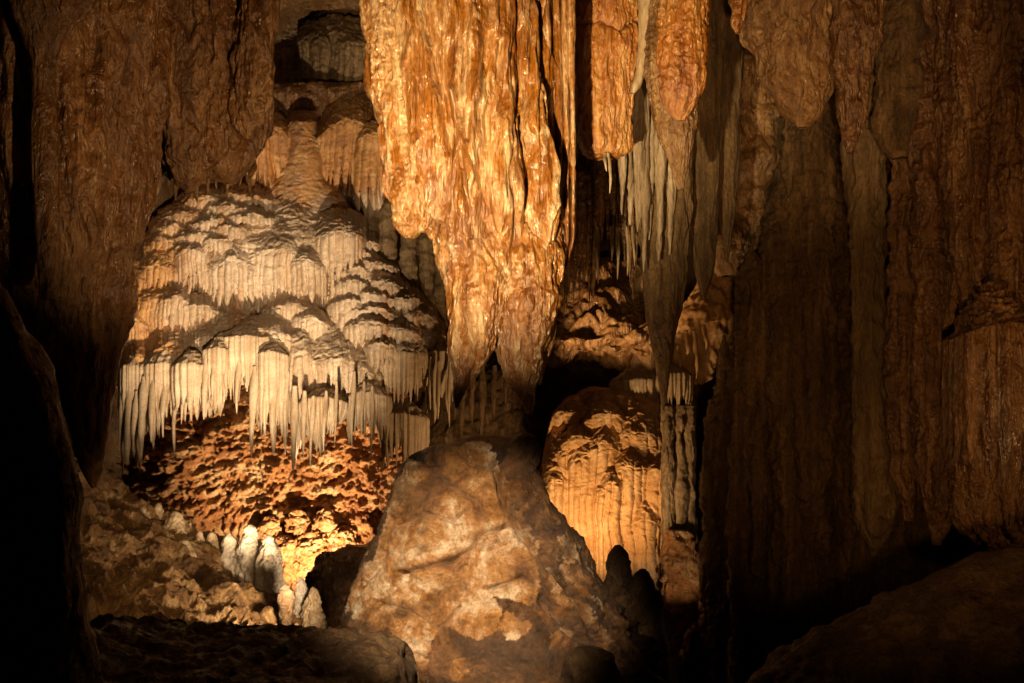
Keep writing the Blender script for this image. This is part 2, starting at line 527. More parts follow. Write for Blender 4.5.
def relief(name, box, base, tiers, mat, parent, extra=None, q=1.3, stain_or_glow=None, rough=1.0, ymax=99, hangall=False, top=None):
    """a continuous terraced flowstone: every tier is a rounded cap that breaks at its rim into a fluted curtain; nearest surface wins"""
    x0, x1, y0, y1 = box
    px, py = np.meshgrid(np.linspace(x0, x1, int((x1 - x0) * q)), np.linspace(y0, y1, int((y1 - y0) * q)))
    Y = base(px, py)
    flat = np.stack([px / 70, py / 70, 0 * px], -1)
    wx = noise(flat, 1.6, 3, 701) * 5
    wy = noise(flat, 1.3, 3, 702) * 7 + noise(flat, 5.0, 2, 703) * 1.0
    Y = Y + 0.12 * noise(flat, 1.2, 3, 704)
    for i, (cx, hw, yt, yl, yb, Yf, b, droop, o) in enumerate(tiers):
        r = np.random.RandomState(900 + i)
        fw, lvar, tuck, env, fl = o.get('fw', 3.6) * 1.25, max(o.get('lvar', 0.35), 0.28) * (0 if hangall else 1), o.get('tuck', 0.10), o.get('env'), o.get('fl', 1.0)
        sel = (px + wx > cx - hw) & (px + wx < cx + hw)
        qx, qy = (px + wx)[sel], (py + wy)[sel]
        un = (qx - cx) / hw
        k = Yf / F
        rim = yl + (2.5 if hw > 40 else 1.7) * np.abs(un) ** 1.9 * np.where(un < 0, droop[0], droop[1])
        n = max(3, int(2.5 * hw / fw))
        wd = r.uniform(0.5, 1.7, n)
        bd = np.concatenate([[0], np.cumsum(wd)]) / wd.sum() * 2 - 1
        bn = np.sign(un) * (np.abs(np.arcsin(np.clip(un, -1, 1))) / (math.pi / 2))
        fk = np.clip(np.searchsorted(bd, bn, 'right') - 1, 0, n - 1)
        fc, fh = (bd[fk] + bd[fk + 1]) / 2, (bd[fk + 1] - bd[fk]) / 2
        xr = np.clip(np.abs(bn - fc) / fh, 0, 1)
        rod = np.sqrt(np.maximum(1 - xr ** 2, 0))
        rim = rim - 1.2 * rod + r.uniform(-1.5, 1.5, n)[fk]
        d = qy - rim
        h = yl - yt
        Yl = Yf + b * (1 - np.sqrt(np.clip(1 - un ** 2, 0, 1)))
        t = np.clip(-d / h, 0, 1)
        up = Yl + 0.85 * b * (0.35 * t + 0.65 * t ** 1.6) + np.where(-d > h, (-d - h) * 0.3, 0)
        dep = np.minimum(fh * hw * 1.6, 4.5) * k
        e = 1.0 if env is None else np.interp(un, env[0], env[1])
        Lk = (yb - yl) * (1 + lvar * r.uniform(-1, 1, n)[fk]) * e * (1 - 0.4 * xr ** 1.4)
        dn = Yl + tuck * np.maximum(d, 0) * k - fl * dep * (rod - 0.35) * sstep(-1.5, 5, d) * (0.55 + 0.9 * r.rand(n)[fk])
        dn = dn + np.clip((d - Lk) / 1.2, 0, 1) * (4.0 if o.get('hang') else 0.16) + np.maximum(d - Lk, 0) * k * 0.5 + (0 if o.get('hang') or hangall else 5.0 * np.clip((qy - 384) / 10, 0, 1))
        Yt = np.where(d > 0, dn, np.minimum(up, up - fl * dep * (rod - 0.35) * 0.5 * sstep(-6, 0, d)))
        Y[sel] = np.minimum(Y[sel], Yt)
    if extra is not None:
        Y = np.minimum(Y, extra(px, py))
    if top is not None:
        Y = Y + 0.25 * np.maximum(top(px) + wy - py, 0)
    G = np.stack([(px - 512) / F * Y, Y, (341.5 - py) / F * Y], -1)
    Nn = normals(G, False)
    upf = np.clip(-Nn[..., 2] * np.sign(Nn[..., 1].mean()) + 0.15, 0, 1)
    Gw = G + 0.12 * np.stack([noise(G, 3, 2, 714), noise(G, 3, 2, 715), noise(G, 3, 2, 716)], -1)
    d = 0.04 * (noise(Gw, (7, 7, 11), 3, 711, 'billow') - .4) * upf + 0.018 * noise(Gw, (8, 8, 9), 3, 712) + 0.018 * (noise(Gw, (5, 5, 11), 2, 713, 'ridge') - .5) * (0.3 + upf)
    G = G + rough * d[..., None] * np.array([0, 1.0, 0])
    return grid_obj(name, G, False, mat, parent, attr=None if stain_or_glow is None else stain_or_glow(px, py, flat), keep=G[..., 1] < ymax)


def spike(px, ytop, ybot, wpx, Y, mat, parent, name='stalactite', lean=0.0, seed=0):
    """one free-hanging stalactite, a round tapering body"""
    r = np.random.RandomState(seed + int(px * 7 + ytop))
    n = 16
    k = Y / F
    nv = max(14, int((ybot - ytop) * 0.6))
    t = np.linspace(0, 1, nv)
    rad = wpx * 0.5 * k * (1 - t ** 1.6 * 0.55) * np.sqrt(np.clip(1 - t ** 9, 0.003, 1)) * (1 - 0.35 * t) * (0.55 + 0.45 * sstep(0, 0.25, t))
    rad = rad * (1 + 0.10 * np.sin(t * r.uniform(6, 14) + r.uniform(0, 6)))
    th = np.linspace(0, 2 * math.pi, n, endpoint=False)
    X0 = (px - 512) * k + lean * k * t ** 1.5 + 0.006 * np.sin(t * 5 + r.uniform(0, 6))
    Z = (341.5 - ytop - (ybot - ytop) * t) * k
    Yk = Y + 0.13 * (1 - sstep(0, 0.7, t))[:, None]
    G = np.stack([X0[:, None] - rad[:, None] * np.cos(th), Yk - rad[:, None] * np.sin(th), np.repeat(Z[:, None], n, 1)], -1)
    G = displace(G, [('fbm', 0.006, (9, 9, 6), 2, 5)], True)
    return grid_obj(name, G, True, mat, parent, True, True)


TR = []


def tr(cx, hw, yt, yl, yb, Yf, b, droop=8, **o):
    TR.append((cx, hw, yt, yl, yb, Yf, b, droop if hasattr(droop, '__len__') else (droop, droop), o))


# upper curtains
tr(346, 48, 98, 120, 205, 13.7, 0.6, (22, 14), lvar=.16, env=((-1, 0, .6, 1), (0.55, 0.9, 1.15, 1.2)), fw=4.4)
tr(272, 26, 112, 130, 178, 13.7, 0.4, (10, 14), lvar=.2, env=((-1, 0, 1), (0.9, 0.95, 1.3)), fw=4.4)
tr(372, 18, 120, 134, 214, 13.5, 0.3, 4, lvar=.2, fw=5)
tr(258, 14, 118, 132, 188, 13.55, 0.3, 4, lvar=.2, fw=5)
# dome under the neck
tr(288, 94, 186, 243, 306, 13.02, 1.0, (17, 17), lvar=.2, fw=4.0)
tr(250, 60, 206, 250, 304, 12.95, 0.7, (12, 8), lvar=.2, fw=4.0)
tr(338, 30, 210, 234, 280, 12.9, 0.5, 6, env=((-1, -.3, 0.1, 1), (0.5, 1.1, 1.2, .4)), fw=4)
tr(276, 44, 226, 252, 296, 12.85, 0.4, 9, lvar=.1, fw=4.2)
tr(232, 34, 240, 262, 300, 12.8, 0.35, 10, lvar=.1, fw=4)
tr(306, 22, 248, 262, 302, 12.78, 0.3, 7, lvar=.1, fw=4)
# left shoulder
tr(214, 72, 180, 232, 260, 13.4, 0.8, (26, 6), fw=4)
for i, (cx, hw, yt, yl, yb, Yf) in enumerate([(242, 34, 187, 197, 206, 13.28), (206, 36, 189, 201, 211, 13.25), (228, 34, 198, 208, 218, 13.12), (186, 30, 201, 213, 222, 13.15), (248, 28, 206, 215, 225, 13.02),
                                              (212, 32, 210, 220, 231, 13.0), (174, 28, 212, 225, 236, 13.1), (230, 28, 219, 229, 240, 12.95), (196, 30, 222, 234, 247, 12.92), (164, 24, 226, 239, 252, 13.02),
                                              (216, 24, 230, 240, 254, 12.86), (182, 22, 234, 245, 258, 12.9)]):
    tr(cx, hw, yt, yl, yb, Yf, 0.35, (6, 6), lvar=.2, fw=4, fl=.8)
tr(189, 20, 238, 250, 298, 12.78, 0.3, 5, lvar=.12)
tr(160, 32, 240, 266, 296, 12.85, 0.45, 11)
tr(138, 26, 252, 280, 330, 12.9, 0.45, 10)
tr(150, 38, 276, 300, 352, 12.72, 0.5, 12)
tr(174, 26, 286, 300, 326, 12.6, 0.35, 7)
tr(132, 22, 300, 320, 372, 12.6, 0.4, 9)
# bands under the dome
tr(290, 42, 291, 306, 352, 12.7, 0.5, 9)
tr(310, 24, 308, 320, 362, 12.55, 0.35, 7)
tr(198, 30, 294, 308, 326, 12.62, 0.35, 6)
# big cap over the long curtain
tr(222, 92, 302, 336, 372, 12.45, 0.85, (28, 14), fw=4.2, hang=1, lvar=.25)
tr(262, 44, 316, 333, 380, 12.3, 0.5, 8, fw=4.2, hang=1, lvar=.25)
tr(170, 50, 322, 352, 392, 12.35, 0.6, 14, fw=4.2, hang=1, lvar=.25)
tr(136, 22, 340, 360, 420, 12.3, 0.4, 8, fw=4.2, hang=1, lvar=.25)
# right dome
tr(329, 52, 316, 360, 398, 12.3, 0.75, 14, fw=4, hang=1, lvar=.25)
tr(300, 22, 330, 352, 400, 12.3, 0.35, 8, fw=4, hang=1, lvar=.25)
# stacked terraces on the right flank
for i, (cx, hw, yt, yl, yb, Yf) in enumerate([(366, 28, 232, 242, 252, 13.2), (358, 28, 243, 253, 263, 13.1), (376, 28, 253, 263, 273, 13.02), (356, 26, 260, 271, 281, 12.95), (352, 26, 272, 282, 308, 12.85),
                                              (388, 28, 272, 284, 297, 12.9), (374, 25, 285, 296, 309, 12.78), (402, 28, 287, 300, 312, 12.8), (350, 24, 290, 301, 318, 12.72), (368, 46, 296, 311, 326, 12.68), (414, 26, 302, 316, 330, 12.75),
                                              (370, 30, 310, 324, 346, 12.52), (398, 28, 316, 330, 344, 12.55), (384, 22, 334, 345, 372, 12.4), (430, 24, 320, 336, 354, 12.75), (404, 32, 326, 350, 380, 12.48), (362, 26, 352, 372, 400, 12.4)]):
    tr(cx, hw, yt, yl, yb, Yf, 0.4, (6, 7), lvar=.2, fw=3.8, hang=int(yb > 360))


def body_base(px, py):
    e = ((px - 280) / 165) ** 2
    Yb = 13.9 + 1.2 * np.clip(e, 0, 3) - 0.9 * sstep(200, 330, py) + 4.0 * sstep(372, 392, py)
    return Yb + 0.6 * sstep(215, 120, py)


def neck(px, py):
    w_ = np.interp(py, (100, 118, 135, 160, 180, 195, 206, 218, 235), (13, 16, 19, 23, 30, 42, 56, 74, 98)) * (1 + 0.12 * np.sin(py / 9.0 + px / 14))
    c = np.interp(py, (100, 135, 160, 190, 235), (307, 301, 305, 300, 292))
    t = (px - c) / w_
    Yn = np.interp(py, (110, 122, 175, 195, 212, 225, 236), (13.98, 13.72, 13.60, 13.54, 13.46, 13.40, 13.40)) + 0.5 * (1 - np.sqrt(np.clip(1 - t ** 2, 0, 1)))
    return np.where((np.abs(t) < 1) & (py > 110) & (py < 236), Yn, 99)


def drape_glow_and_stain(px, py, flat):
    n = noise(flat, 1.5, 4, 721)
    s = sstep(215, 140, px + 60 * n) * 0.8 + sstep(215, 175, py + 50 * n) * 0.8  # left amber is golden lamp tint put into the colour; top amber is mineral
    return np.clip(s + 0.5 * sstep(0.15, 0.5, noise(flat * np.array([3, .35, 1]), 2.0, 3, 722)), 0, 1)


relief('terraced_body', (118, 446, 96, 436), body_base, TR, M_drape, D, neck, 1.45, drape_glow_and_stain, ymax=15.4)
# fringes hanging free of the body
tier(245, 44, 318, 335, 402, 12.15, 0.5, 8, 0.24, 30, ((-1, -.5, 0, .25, .55, 1), (0.5, 0.62, 0.9, 1.15, 1.5, 1.55)), 5.6, tip=1.5)
tier(163, 48, 334, 362, 420, 12.2, 0.55, 14, 0.26, 31, ((-1, -.6, -.2, .3, 1), (1.5, 1.4, 1.1, 0.85, .7)), 5.6, tip=1.5)
tier(132, 19, 344, 364, 440, 12.25, 0.3, 8, 0.22, 32, None, 5.6, tip=1.5)
tier(216, 18, 332, 347, 395, 12.1, 0.25, 5, 0.25, 64, None, 5.6, tip=1.5)
tier(186, 19, 348, 362, 402, 12.05, 0.25, 6, 0.25, 65, None, 5.6, tip=1.5)
tier(268, 15, 340, 350, 430, 12.02, 0.25, 5, 0.14, 66, None, 5.8, tip=1.5)
# right dome with its bowl of curled stalactites
tier(329, 46, 320, 362, 412, 12.35, 0.65, 12, 0.14, 33, ((-1, -.7, -.3, .3, .8, 1), (1.6, 1.5, .9, .8, 1.1, 1.2)), 3.9, ptop=1.3)
tier(320, 25, 386, 396, 438, 12.0, 0.36, 8, 0.12, 34, ((-1, -.5, -.2, .3, 1), (0.75, 1.3, 1.5, 1.05, .5)), 5.0, tuck=0.35, tip=1.6)
tier(366, 21, 376, 391, 430, 12.2, 0.3, 7, 0.25, 35, None, 3.8)
tier(400, 24, 398, 412, 456, 12.45, 0.4, 8, 0.35, 36, None, 4.8)
tier(403, 28, 330, 351, 398, 12.45, 0.4, 8, 0.16, 55, ((-1, -.2, .4, 1), (0.8, 1.15, 1.1, .6)), 3.6)
tier(441, 17, 336, 350, 408, 12.6, 0.3, 5, 0.25, 56, None, 5.6, tip=1.5)
# lumpy pillars between dome and giant stalactite
for cx, w_, y0, y1 in ((388, 17, 205, 300), (408, 16, 220, 312), (427, 15, 235, 322), (440, 14, 240, 330)):
    loft('pillar', [(y0 - 6, cx - 2, cx + 2), (y0 + 4, cx - w_ / 2, cx + w_ / 2), (y1, cx - w_ / 2 - 1, cx + w_ / 2 + 1)], 13.3, M_umber, D, 0.9,
         [('billow', 0.05, (3, 3, 5), 3, int(cx)), ('fbm', 0.02, 8, 2, 3)])
# free stalactites along the lower fringe
for px, y0, y1, w_, Y in [(252, 400, 458, 9, 12.03), (273, 395, 452, 9, 12.0), (265, 385, 440, 7, 12.02), (237, 380, 415, 6, 12.1), (226, 372, 398, 6, 12.1), (293, 420, 474, 8, 11.98),
                          (311, 430, 470, 5, 11.85), (303, 425, 458, 6, 11.85), (324, 425, 452, 5, 11.82), (335, 415, 447, 4, 11.88), (204, 385, 420, 8, 12.05), (190, 385, 410, 5, 12.1),
                          (174, 405, 460, 5, 12.2), (163, 405, 438, 7, 12.15), (151, 405, 443, 8, 12.1), (141, 410, 458, 9, 12.1), (127, 420, 467, 10, 12.15), (120, 410, 452, 6, 12.25),
                          (133, 425, 452, 6, 12.1), (352, 405, 450, 5, 12.1), (371, 420, 464, 4, 12.1), (362, 415, 438, 4, 12.1), (182, 400, 425, 4, 12.12), (212, 385, 402, 5, 12.05),
                          (285, 405, 440, 5, 12.1), (438, 395, 420, 4, 12.4), (449, 395, 428, 4, 12.4), (430, 390, 410, 4, 12.5)]:
    spike(px, y0 - 34, y1, w_ * 1.2, Y, M_fringe, D)

DR = thing('dark_rock', P(490, 470, 13.2), 'dim brown rock with small hanging points in the gap under the giant stalactite', 'rock')
loft('body', [(352, 440, 530, .9), (372, 428, 545, .5), (400, 420, 550, .2), (440, 415, 552), (480, 412, 550), (560, 410, 550)], 14.4, M_olive, DR, 0.3, [('fbm', 0.2, 1.2, 3, 751), ('billow', 0.14, (4, 4, 1.2), 4, 752), ('ridge', 0.03, 9, 3, 753)])
for x, y1, w_ in ((462, 440, 9), (472, 425, 8), (482, 438, 10), (455, 420, 7), (494, 418, 8), (506, 405, 7)):
    spike(x, 365, y1, w_, 13.0, M_olive, DR)
# niche above: pale back curtain and ledge
N = thing('niche_flowstone', P(320, 110, 14.6), 'dim pale curtain flowstone in the high niche over the draped flowstone', 'flowstone')
NT = [(cx, hw, yt, yl, yb, Yf, b, (4, 4), o) for cx, hw, yt, yl, yb, Yf, b, o in [
    (340, 44, 18, 34, 112, 14.5, 0.4, dict(fw=5, lvar=.1)), (356, 26, 30, 42, 114, 14.35, 0.3, dict(fw=4.5, lvar=.1)), (285, 30, 40, 60, 84, 14.9, 0.5, dict(fw=6)), (300, 24, 66, 82, 112, 14.7, 0.4, dict(fw=6)),
    (272, 22, 70, 90, 118, 14.6, 0.4, dict(fw=6)), (320, 12, 28, 40, 112, 14.4, 0.2, dict(fw=5, lvar=.1))]]
relief('curtain', (252, 400, 14, 128), lambda px, py: 15.3 - 0.004 * (py - 20) + 0 * px, NT, M_umber, N, None, 1.3, None, 2.0, hangall=True)
loft('ledge', [(88, 262, 388), (100, 250, 396), (112, 255, 392), (130, 262, 385)], 14.6, M_brown, N, 0.4, [('billow', 0.12, 2.2, 4, 72)], sq=0.8)

# ------------------------------------------------------------------ rusty recess wall under the drapery
u = np.linspace(60, 420, 330)[None, :]
v = np.linspace(385, 640, 240)[:, None]
Yr = 14.0 + 0.5 * ((u - 260) / 150) ** 2 * 0 + 0.9 * sstep(520, 620, v) - 0.5 * sstep(380, 470, u) + 0.35 * sstep(190, 120, u)
X = (u - 512) / F * Yr
Z = (341.5 - v) / F * Yr
rw = sheet('rusty_rock_face', X + 0 * v, Yr + 0 * X, Z + 0 * X,
               [('fbm', 0.36, 0.9, 3, 81), ('billow', 0.20, (1.5, 1.5, 2.4), 5, 82), ('ridge', 0.13, (4.5, 4.5, 7), 4, 83), ('ridge', 0.12, (2.4, 2.4, 3.4), 4, 85), ('billow', 0.09, (11, 11, 11), 3, 84)], M_rust, -1)
tag(rw, 'rough rusty orange rock face in the recess under the draped flowstone', 'rock face')

# ------------------------------------------------------------------ giant stalactite
FL = [('fbm', 0.26, (1.8, 1.8, 0.4), 3, 101), ('billow', 0.22, (2.7, 2.7, 0.25), 3, 102), ('billow', 0.08, (6, 6, 0.5), 3, 103), ('ridge', 0.035, (8, 8, 1.5), 3, 104)]
GS = thing('giant_stalactite', P(470, -180, 9.0), 'giant wet orange stalactite with pale streaks hanging in the middle', 'stalactite')
loft('body', [(-190, 340, 590), (-60, 356, 572), (0, 366, 560), (60, 374, 562), (120, 387, 563), (180, 398, 564), (215, 412, 562), (250, 436, 558), (290, 452, 548), (320, 462, 535), (335, 470, 520), (345, 480, 500)],
     9.1, M_giant, GS, 0.72, FL, carve=[([(425, 30), (437, 70), (442, 110), (450, 150)], 4, -.08), ([(410, 0), (415, 110), (425, 190)], 4, -.06),
                                        ([(500, 40), (492, 100), (484, 150)], 4, -.05), ([(470, -20), (480, 60), (478, 95)], 14, .10), ([(503, 254), (505, 262)], 6, -.2),
                                        ([(462, 110), (470, 150), (500, 250)], 5, -.05), ([(540, -50), (545, 200)], 3, -.08), ([(515, -40), (520, 80), (512, 180), (518, 280)], 3, -.10), ([(388, 20), (400, 100), (404, 180)], 3, -.08), ([(460, 150), (470, 220), (478, 300)], 3, -.10), ([(452, 90), (462, 140), (480, 190)], 5, .07)], q=0.9)
loft('side_lobe', [(-60, 352, 410), (40, 366, 415), (110, 382, 425), (170, 388, 432), (200, 389, 435), (222, 394, 432), (234, 402, 422), (238, 408, 414)], 8.75, M_giant, GS, 0.8,
     [('billow', 0.06, (4, 4, 0.5), 3, 111), ('billow', 0.035, (10, 10, 3), 3, 112), ('ridge', 0.02, 14, 2, 113)], q=0.9)
loft('drip_tip', [(120, 450, 500, .5), (200, 440, 512, .28), (250, 440, 512, .1), (300, 446, 507), (340, 449, 499), (360, 450, 488), (382, 451, 474), (398, 452, 464), (408, 455, 458)], 8.75, M_giant, GS, 0.8,
     [('fbm', 0.06, 2, 3, 121), ('billow', 0.07, (4, 4, 0.6), 3, 122), ('ridge', 0.035, (11, 11, 5), 3, 123)], q=1.0)
loft('drip_tip', [(120, 500, 552, .5), (210, 484, 565, .28), (260, 484, 566, .1), (300, 492, 560), (335, 495, 549), (360, 500, 540), (380, 508, 536), (395, 517, 536), (407, 524, 534), (414, 528, 531)], 8.85, M_giant, GS, 0.75,
     [('fbm', 0.07, 2, 3, 131), ('billow', 0.07, (4, 4, 0.6), 3, 132), ('ridge', 0.035, (11, 11, 5), 3, 133)], q=1.0)
loft('drip_tip', [(240, 520, 556, .3), (300, 515, 560, .1), (345, 530, 552), (365, 533, 546), (385, 536, 541)], 9.0, M_giant, GS, 0.75, [('billow', 0.04, (6, 6, 1.5), 3, 136)])
for x0, x1, w_, yb in ((556, 560, 7, 306), (564, 567, 6, 290), (571, 573, 6, 270)):
    loft('fold', [(-180, x0 - w_, x0 + 2), (0, x0 - w_ / 2, x0 + w_ / 2), (150, x1 - w_ / 2, x1 + w_ / 2), (240, x1 - w_ / 2, x1 + w_ / 2), (yb, x1 - 10, x1 - 6)], 9.05, M_giant, GS, 2.2,
         [('fbm', 0.02, (2, 2, 1), 2, 141), ('fbm', 0.01, 9, 2, 142)])

# ------------------------------------------------------------------ stalactites right of it
OS = thing('stump_stalactite', P(607, -180, 10), 'blunt orange stalactite right of the giant one, broken flat below', 'stalactite')
loft('body', [(-200, 560, 655), (0, 572, 643), (50, 572, 641), (62, 573, 640), (100, 576, 638), (135, 579, 634), (148, 581, 631), (155, 585, 624), (158, 596, 612)], 10.0, M_orange, OS, 0.7,
     [('fbm', 0.10, (1.6, 1.6, .6), 3, 151), ('billow', 0.07, (4, 4, .4), 3, 152), ('billow', 0.03, (11, 11, 1.2), 3, 154), ('ridge', 0.03, (10, 10, 4), 4, 153)], carve=[([(574, 24), (600, 20), (620, 30), (642, 20)], 3, -.06)], q=1.0)
loft('edge_crust', [(-200, 640, 660), (0, 638, 652), (50, 638, 650), (75, 634, 646), (88, 630, 640), (94, 630, 634)], 9.75, M_tan, OS, 1.2, [('billow', 0.03, (6, 6, 1.5), 3, 156)])
spike(610, 150, 194, 5, 9.7, M_tan, OS, 'drip')
spike(606, 150, 172, 4, 9.7, M_tan, OS, 'drip')
PS = thing('pointed_stalactite', P(678, -180, 9.6), 'long orange stalactite with a paler crusted point beside the blunt one', 'stalactite')
loft('body', [(-200, 645, 725), (0, 657, 709), (60, 656, 706), (90, 660, 703), (102, 664, 697), (110, 668, 692), (117, 673, 688), (121, 678, 684)], 9.4, M_orange, PS, 0.7,
     [('fbm', 0.06, (1.6, 1.6, .6), 3, 161), ('billow', 0.06, (4, 4, .5), 3, 162), ('ridge', 0.03, (10, 10, 8), 3, 163)], q=1.0)
loft('crust', [(-200, 640, 730), (0, 652, 711), (40, 648, 708), (70, 644, 705), (100, 648, 701), (130, 655, 695), (155, 666, 690), (175, 673, 686), (190, 678, 683)], 9.62, M_ochre, PS, 0.7,
     [('fbm', 0.06, (1.6, 1.6, .6), 3, 166), ('billow', 0.05, (5, 5, .5), 3, 167), ('ridge', 0.03, (12, 12, 8), 3, 168)], q=1.0)
GC = thing('grey_curtain', P(655, 90, 10.8), 'grey fluted curtain of stalactites hanging behind the two orange ones', 'curtain')
for i, (x, w_, yt, yb) in enumerate([(640, 14, 60, 232), (651, 13, 70, 240), (632, 8, 90, 225), (661, 12, 80, 262), (672, 12, 90, 255), (683, 12, 80, 250), (646, 8, 100, 272), (624, 9, 80, 215)]):
    loft('stalactite', [(-60, x - w_ * .5, x + w_ * .5), (yt, x - w_ * .5, x + w_ * .5), (yt + (yb - yt) * .6, x - w_ * .42 - 1, x + w_ * .42 - 1), (yb - 18, x - w_ * .22 - 2, x + w_ * .22 - 2), (yb, x - 3, x - 1.5)],
         10.6 + 0.12 * (i % 3), M_grey, GC, 1.0, [('billow', 0.04, (7, 7, .8), 3, 170 + i), ('ridge', 0.015, (16, 16, 4), 2, 5)], q=1.2)
DS = thing('dark_stalactite', P(664, 0, 10.9), 'long dark dagger stalactite pointing down at the lit flowstone', 'stalactite')
loft('body', [(-160, 630, 700), (150, 638, 692), (230, 640, 690), (270, 641, 687), (300, 643, 683), (330, 648, 678), (355, 653, 672), (375, 657, 669), (395, 660, 667), (410, 662, 664)], 10.95, M_olive, DS, 0.8,
     [('fbm', 0.05, (1.6, 1.6, .6), 3, 181), ('billow', 0.07, (5, 5, .45), 3, 182), ('ridge', 0.02, (12, 12, 4), 3, 183)], q=1.0)
for i, (x, w_, yb, lab) in enumerate([(703, 34, 300, 'broad dark stalactite right of the dagger shaped one, in front of the orange alcove'),
                                      (726, 26, 262, 'dark short stalactite against the brown rock left of the big right curtain')]):
    t = thing('dark_stalactite', P(x, -100, 11.3), lab, 'stalactite')
    loft('body', [(-150, x - w_ * .7, x + w_ * .7), (60, x - w_ * .6, x + w_ * .6), (170, x - w_ * .5, x + w_ * .5), (yb - 60, x - w_ * .38, x + w_ * .38), (yb - 20, x - w_ * .18 + 1, x + w_ * .18 + 1), (yb, x, x + 2)], 11.2 + .25 * i, M_olive, t, 0.9,
         [('fbm', 0.06, (1.6, 1.6, .6), 3, 190 + i), ('billow', 0.07, (5, 5, .5), 3, 192 + i)], q=1.0)
BC = thing('brown_curtain', P(603, 100, 12.4), 'brown ragged curtain with small tips in the gap right of the giant stalactite', 'curtain')
tier(604, 36, 120, 140, 268, 12.0, 0.6, 8, 0.14, 201, ((-1, -.4, .2, 1), (1.15, 1.05, 0.8, 1.1)), 7.0, M_brown, BC, 'curtain')
tier(578, 18, 150, 170, 300, 11.8, 0.4, 8, 0.16, 202, None, 8.0, M_brown, BC, 'curtain')
for x, y1, w_ in ((612, 262, 5), (618, 280, 5), (628, 276, 4), (598, 285, 6), (634, 268, 4)):
    spike(x, 225, y1, w_, 11.9, M_tan, BC, 'drip')
for i, (x, y0, y1, w_) in enumerate(((549, 325, 352, 4), (545, 340, 375, 4), (556, 318, 345, 4))):
    pass

# ------------------------------------------------------------------ alcove, middle distance
AL = thing('alcove_rock', P(630, 370, 13.6), 'orange lit lumpy rock shelf in the alcove behind the dark dagger stalactite', 'rock')
loft('ledge', [(262, 560, 650, .9), (290, 556, 660, .6), (315, 554, 664, .3), (338, 552, 668), (352, 550, 672), (360, 556, 668, .1), (366, 570, 655, .5)], 13.7, M_ochre, AL, 0.35,
     [('fbm', 0.4, (1.1, 1.1, 1.8), 3, 211), ('billow', 0.2, (1.8, 1.8, 2.5), 3, 212), ('ridge', 0.05, (5, 5, 7), 3, 213)], sq=0.7, q=1.1)
loft('ledge', [(258, 722, 734, .7), (268, 710, 744, .5), (290, 692, 742, .3), (320, 680, 735), (350, 668, 715), (372, 668, 705), (384, 675, 700)], 13.0, M_amber, AL, 0.6,
     [('fbm', 0.2, 1.2, 3, 216), ('billow', 0.14, (3, 3, 1.6), 4, 217), ('ridge', 0.03, 9, 3, 218)])
for x, y0, y1, w_ in ((688, 330, 362, 7), (696, 330, 380, 8), (706, 325, 350, 6), (680, 345, 372, 5)):
    spike(x, y0, y1, w_, 12.6, M_amber, AL, 'drip')
BW = thing('upper_rock', P(735, 250, 12.8), 'brown rock face lit orange between the dark stalactites and right curtain', 'rock')
loft('body', [(-60, 690, 800), (40, 700, 790), (120, 715, 790), (190, 722, 785), (240, 715, 775), (268, 712, 765), (276, 722, 755)], 12.6, M_ochre, BW, 0.5,
     [('fbm', 0.3, 1.1, 3, 221), ('billow', 0.15, (2.5, 2.5, 2), 4, 222)])
# fluted flowstone right of the boulder
MF = thing('fluted_flowstone', P(615, 620, 12.2), 'rounded golden fluted flowstone behind the right side of the boulder', 'flowstone')


def mid_layers(seed):
    return [('fbm', 0.10, (1.2, 1.2, .8), 3, seed), ('billow', 0.05, (8, 8, .5), 2, seed + 1), ('billow', 0.02, (16, 16, 1.2), 2, seed + 2), ('ridge', 0.012, (10, 10, 14), 3, seed + 3)]


MT = [(cx, hw, yt, yl, yb, Yf, b, (dl, dr_), o) for cx, hw, yt, yl, yb, Yf, b, dl, dr_, o in [
    (598, 60, 380, 424, 700, 12.25, 0.7, 30, 20, dict(fw=6, tuck=.02, fl=.8, lvar=0)), (568, 26, 420, 452, 700, 12.1, 0.4, 14, 6, dict(fw=5, tuck=.02, lvar=0)), (600, 30, 410, 446, 700, 12.0, 0.4, 12, 10, dict(fw=6, tuck=.02, lvar=0)),
    (640, 36, 392, 432, 700, 12.1, 0.5, 10, 16, dict(fw=7, tuck=.03, fl=.7, lvar=0)), (632, 22, 446, 468, 700, 11.9, 0.3, 8, 5, dict(fw=5, tuck=.03, lvar=0)), (660, 20, 458, 470, 700, 11.88, 0.3, 5, 8, dict(fw=6, tuck=.03, lvar=0)),
    (582, 16, 436, 458, 700, 11.98, 0.2, 6, 6, dict(fw=5, tuck=.03, lvar=0)), (612, 16, 470, 486, 700, 11.86, 0.2, 5, 4, dict(fw=4.5, tuck=.03, lvar=0)), (556, 14, 455, 480, 700, 12.0, 0.25, 8, 4, dict(fw=5, tuck=.03, lvar=0)),
    (648, 14, 500, 520, 700, 11.8, 0.2, 5, 5, dict(fw=6, tuck=.03, lvar=0)), (570, 40, 396, 412, 424, 12.3, 0.4, 12, 4, dict(fw=7, fl=.6)), (620, 40, 386, 398, 410, 12.4, 0.4, 5, 6, dict(fw=7, fl=.6)), (604, 26, 402, 416, 430, 12.12, 0.3, 6, 6, dict(fw=7, fl=.6)),
    (578, 22, 424, 436, 450, 12.04, 0.3, 6, 6, dict(fw=6, fl=.6))]]


def mid_base(px, py):
    top = 386 + 42 * np.clip(np.abs(px - 606) / 62, 0, 1.1) ** 3
    return 12.7 + 0.5 * ((px - 610) / 62) ** 2 + 0.3 * np.maximum(top + 6 - py, 0)


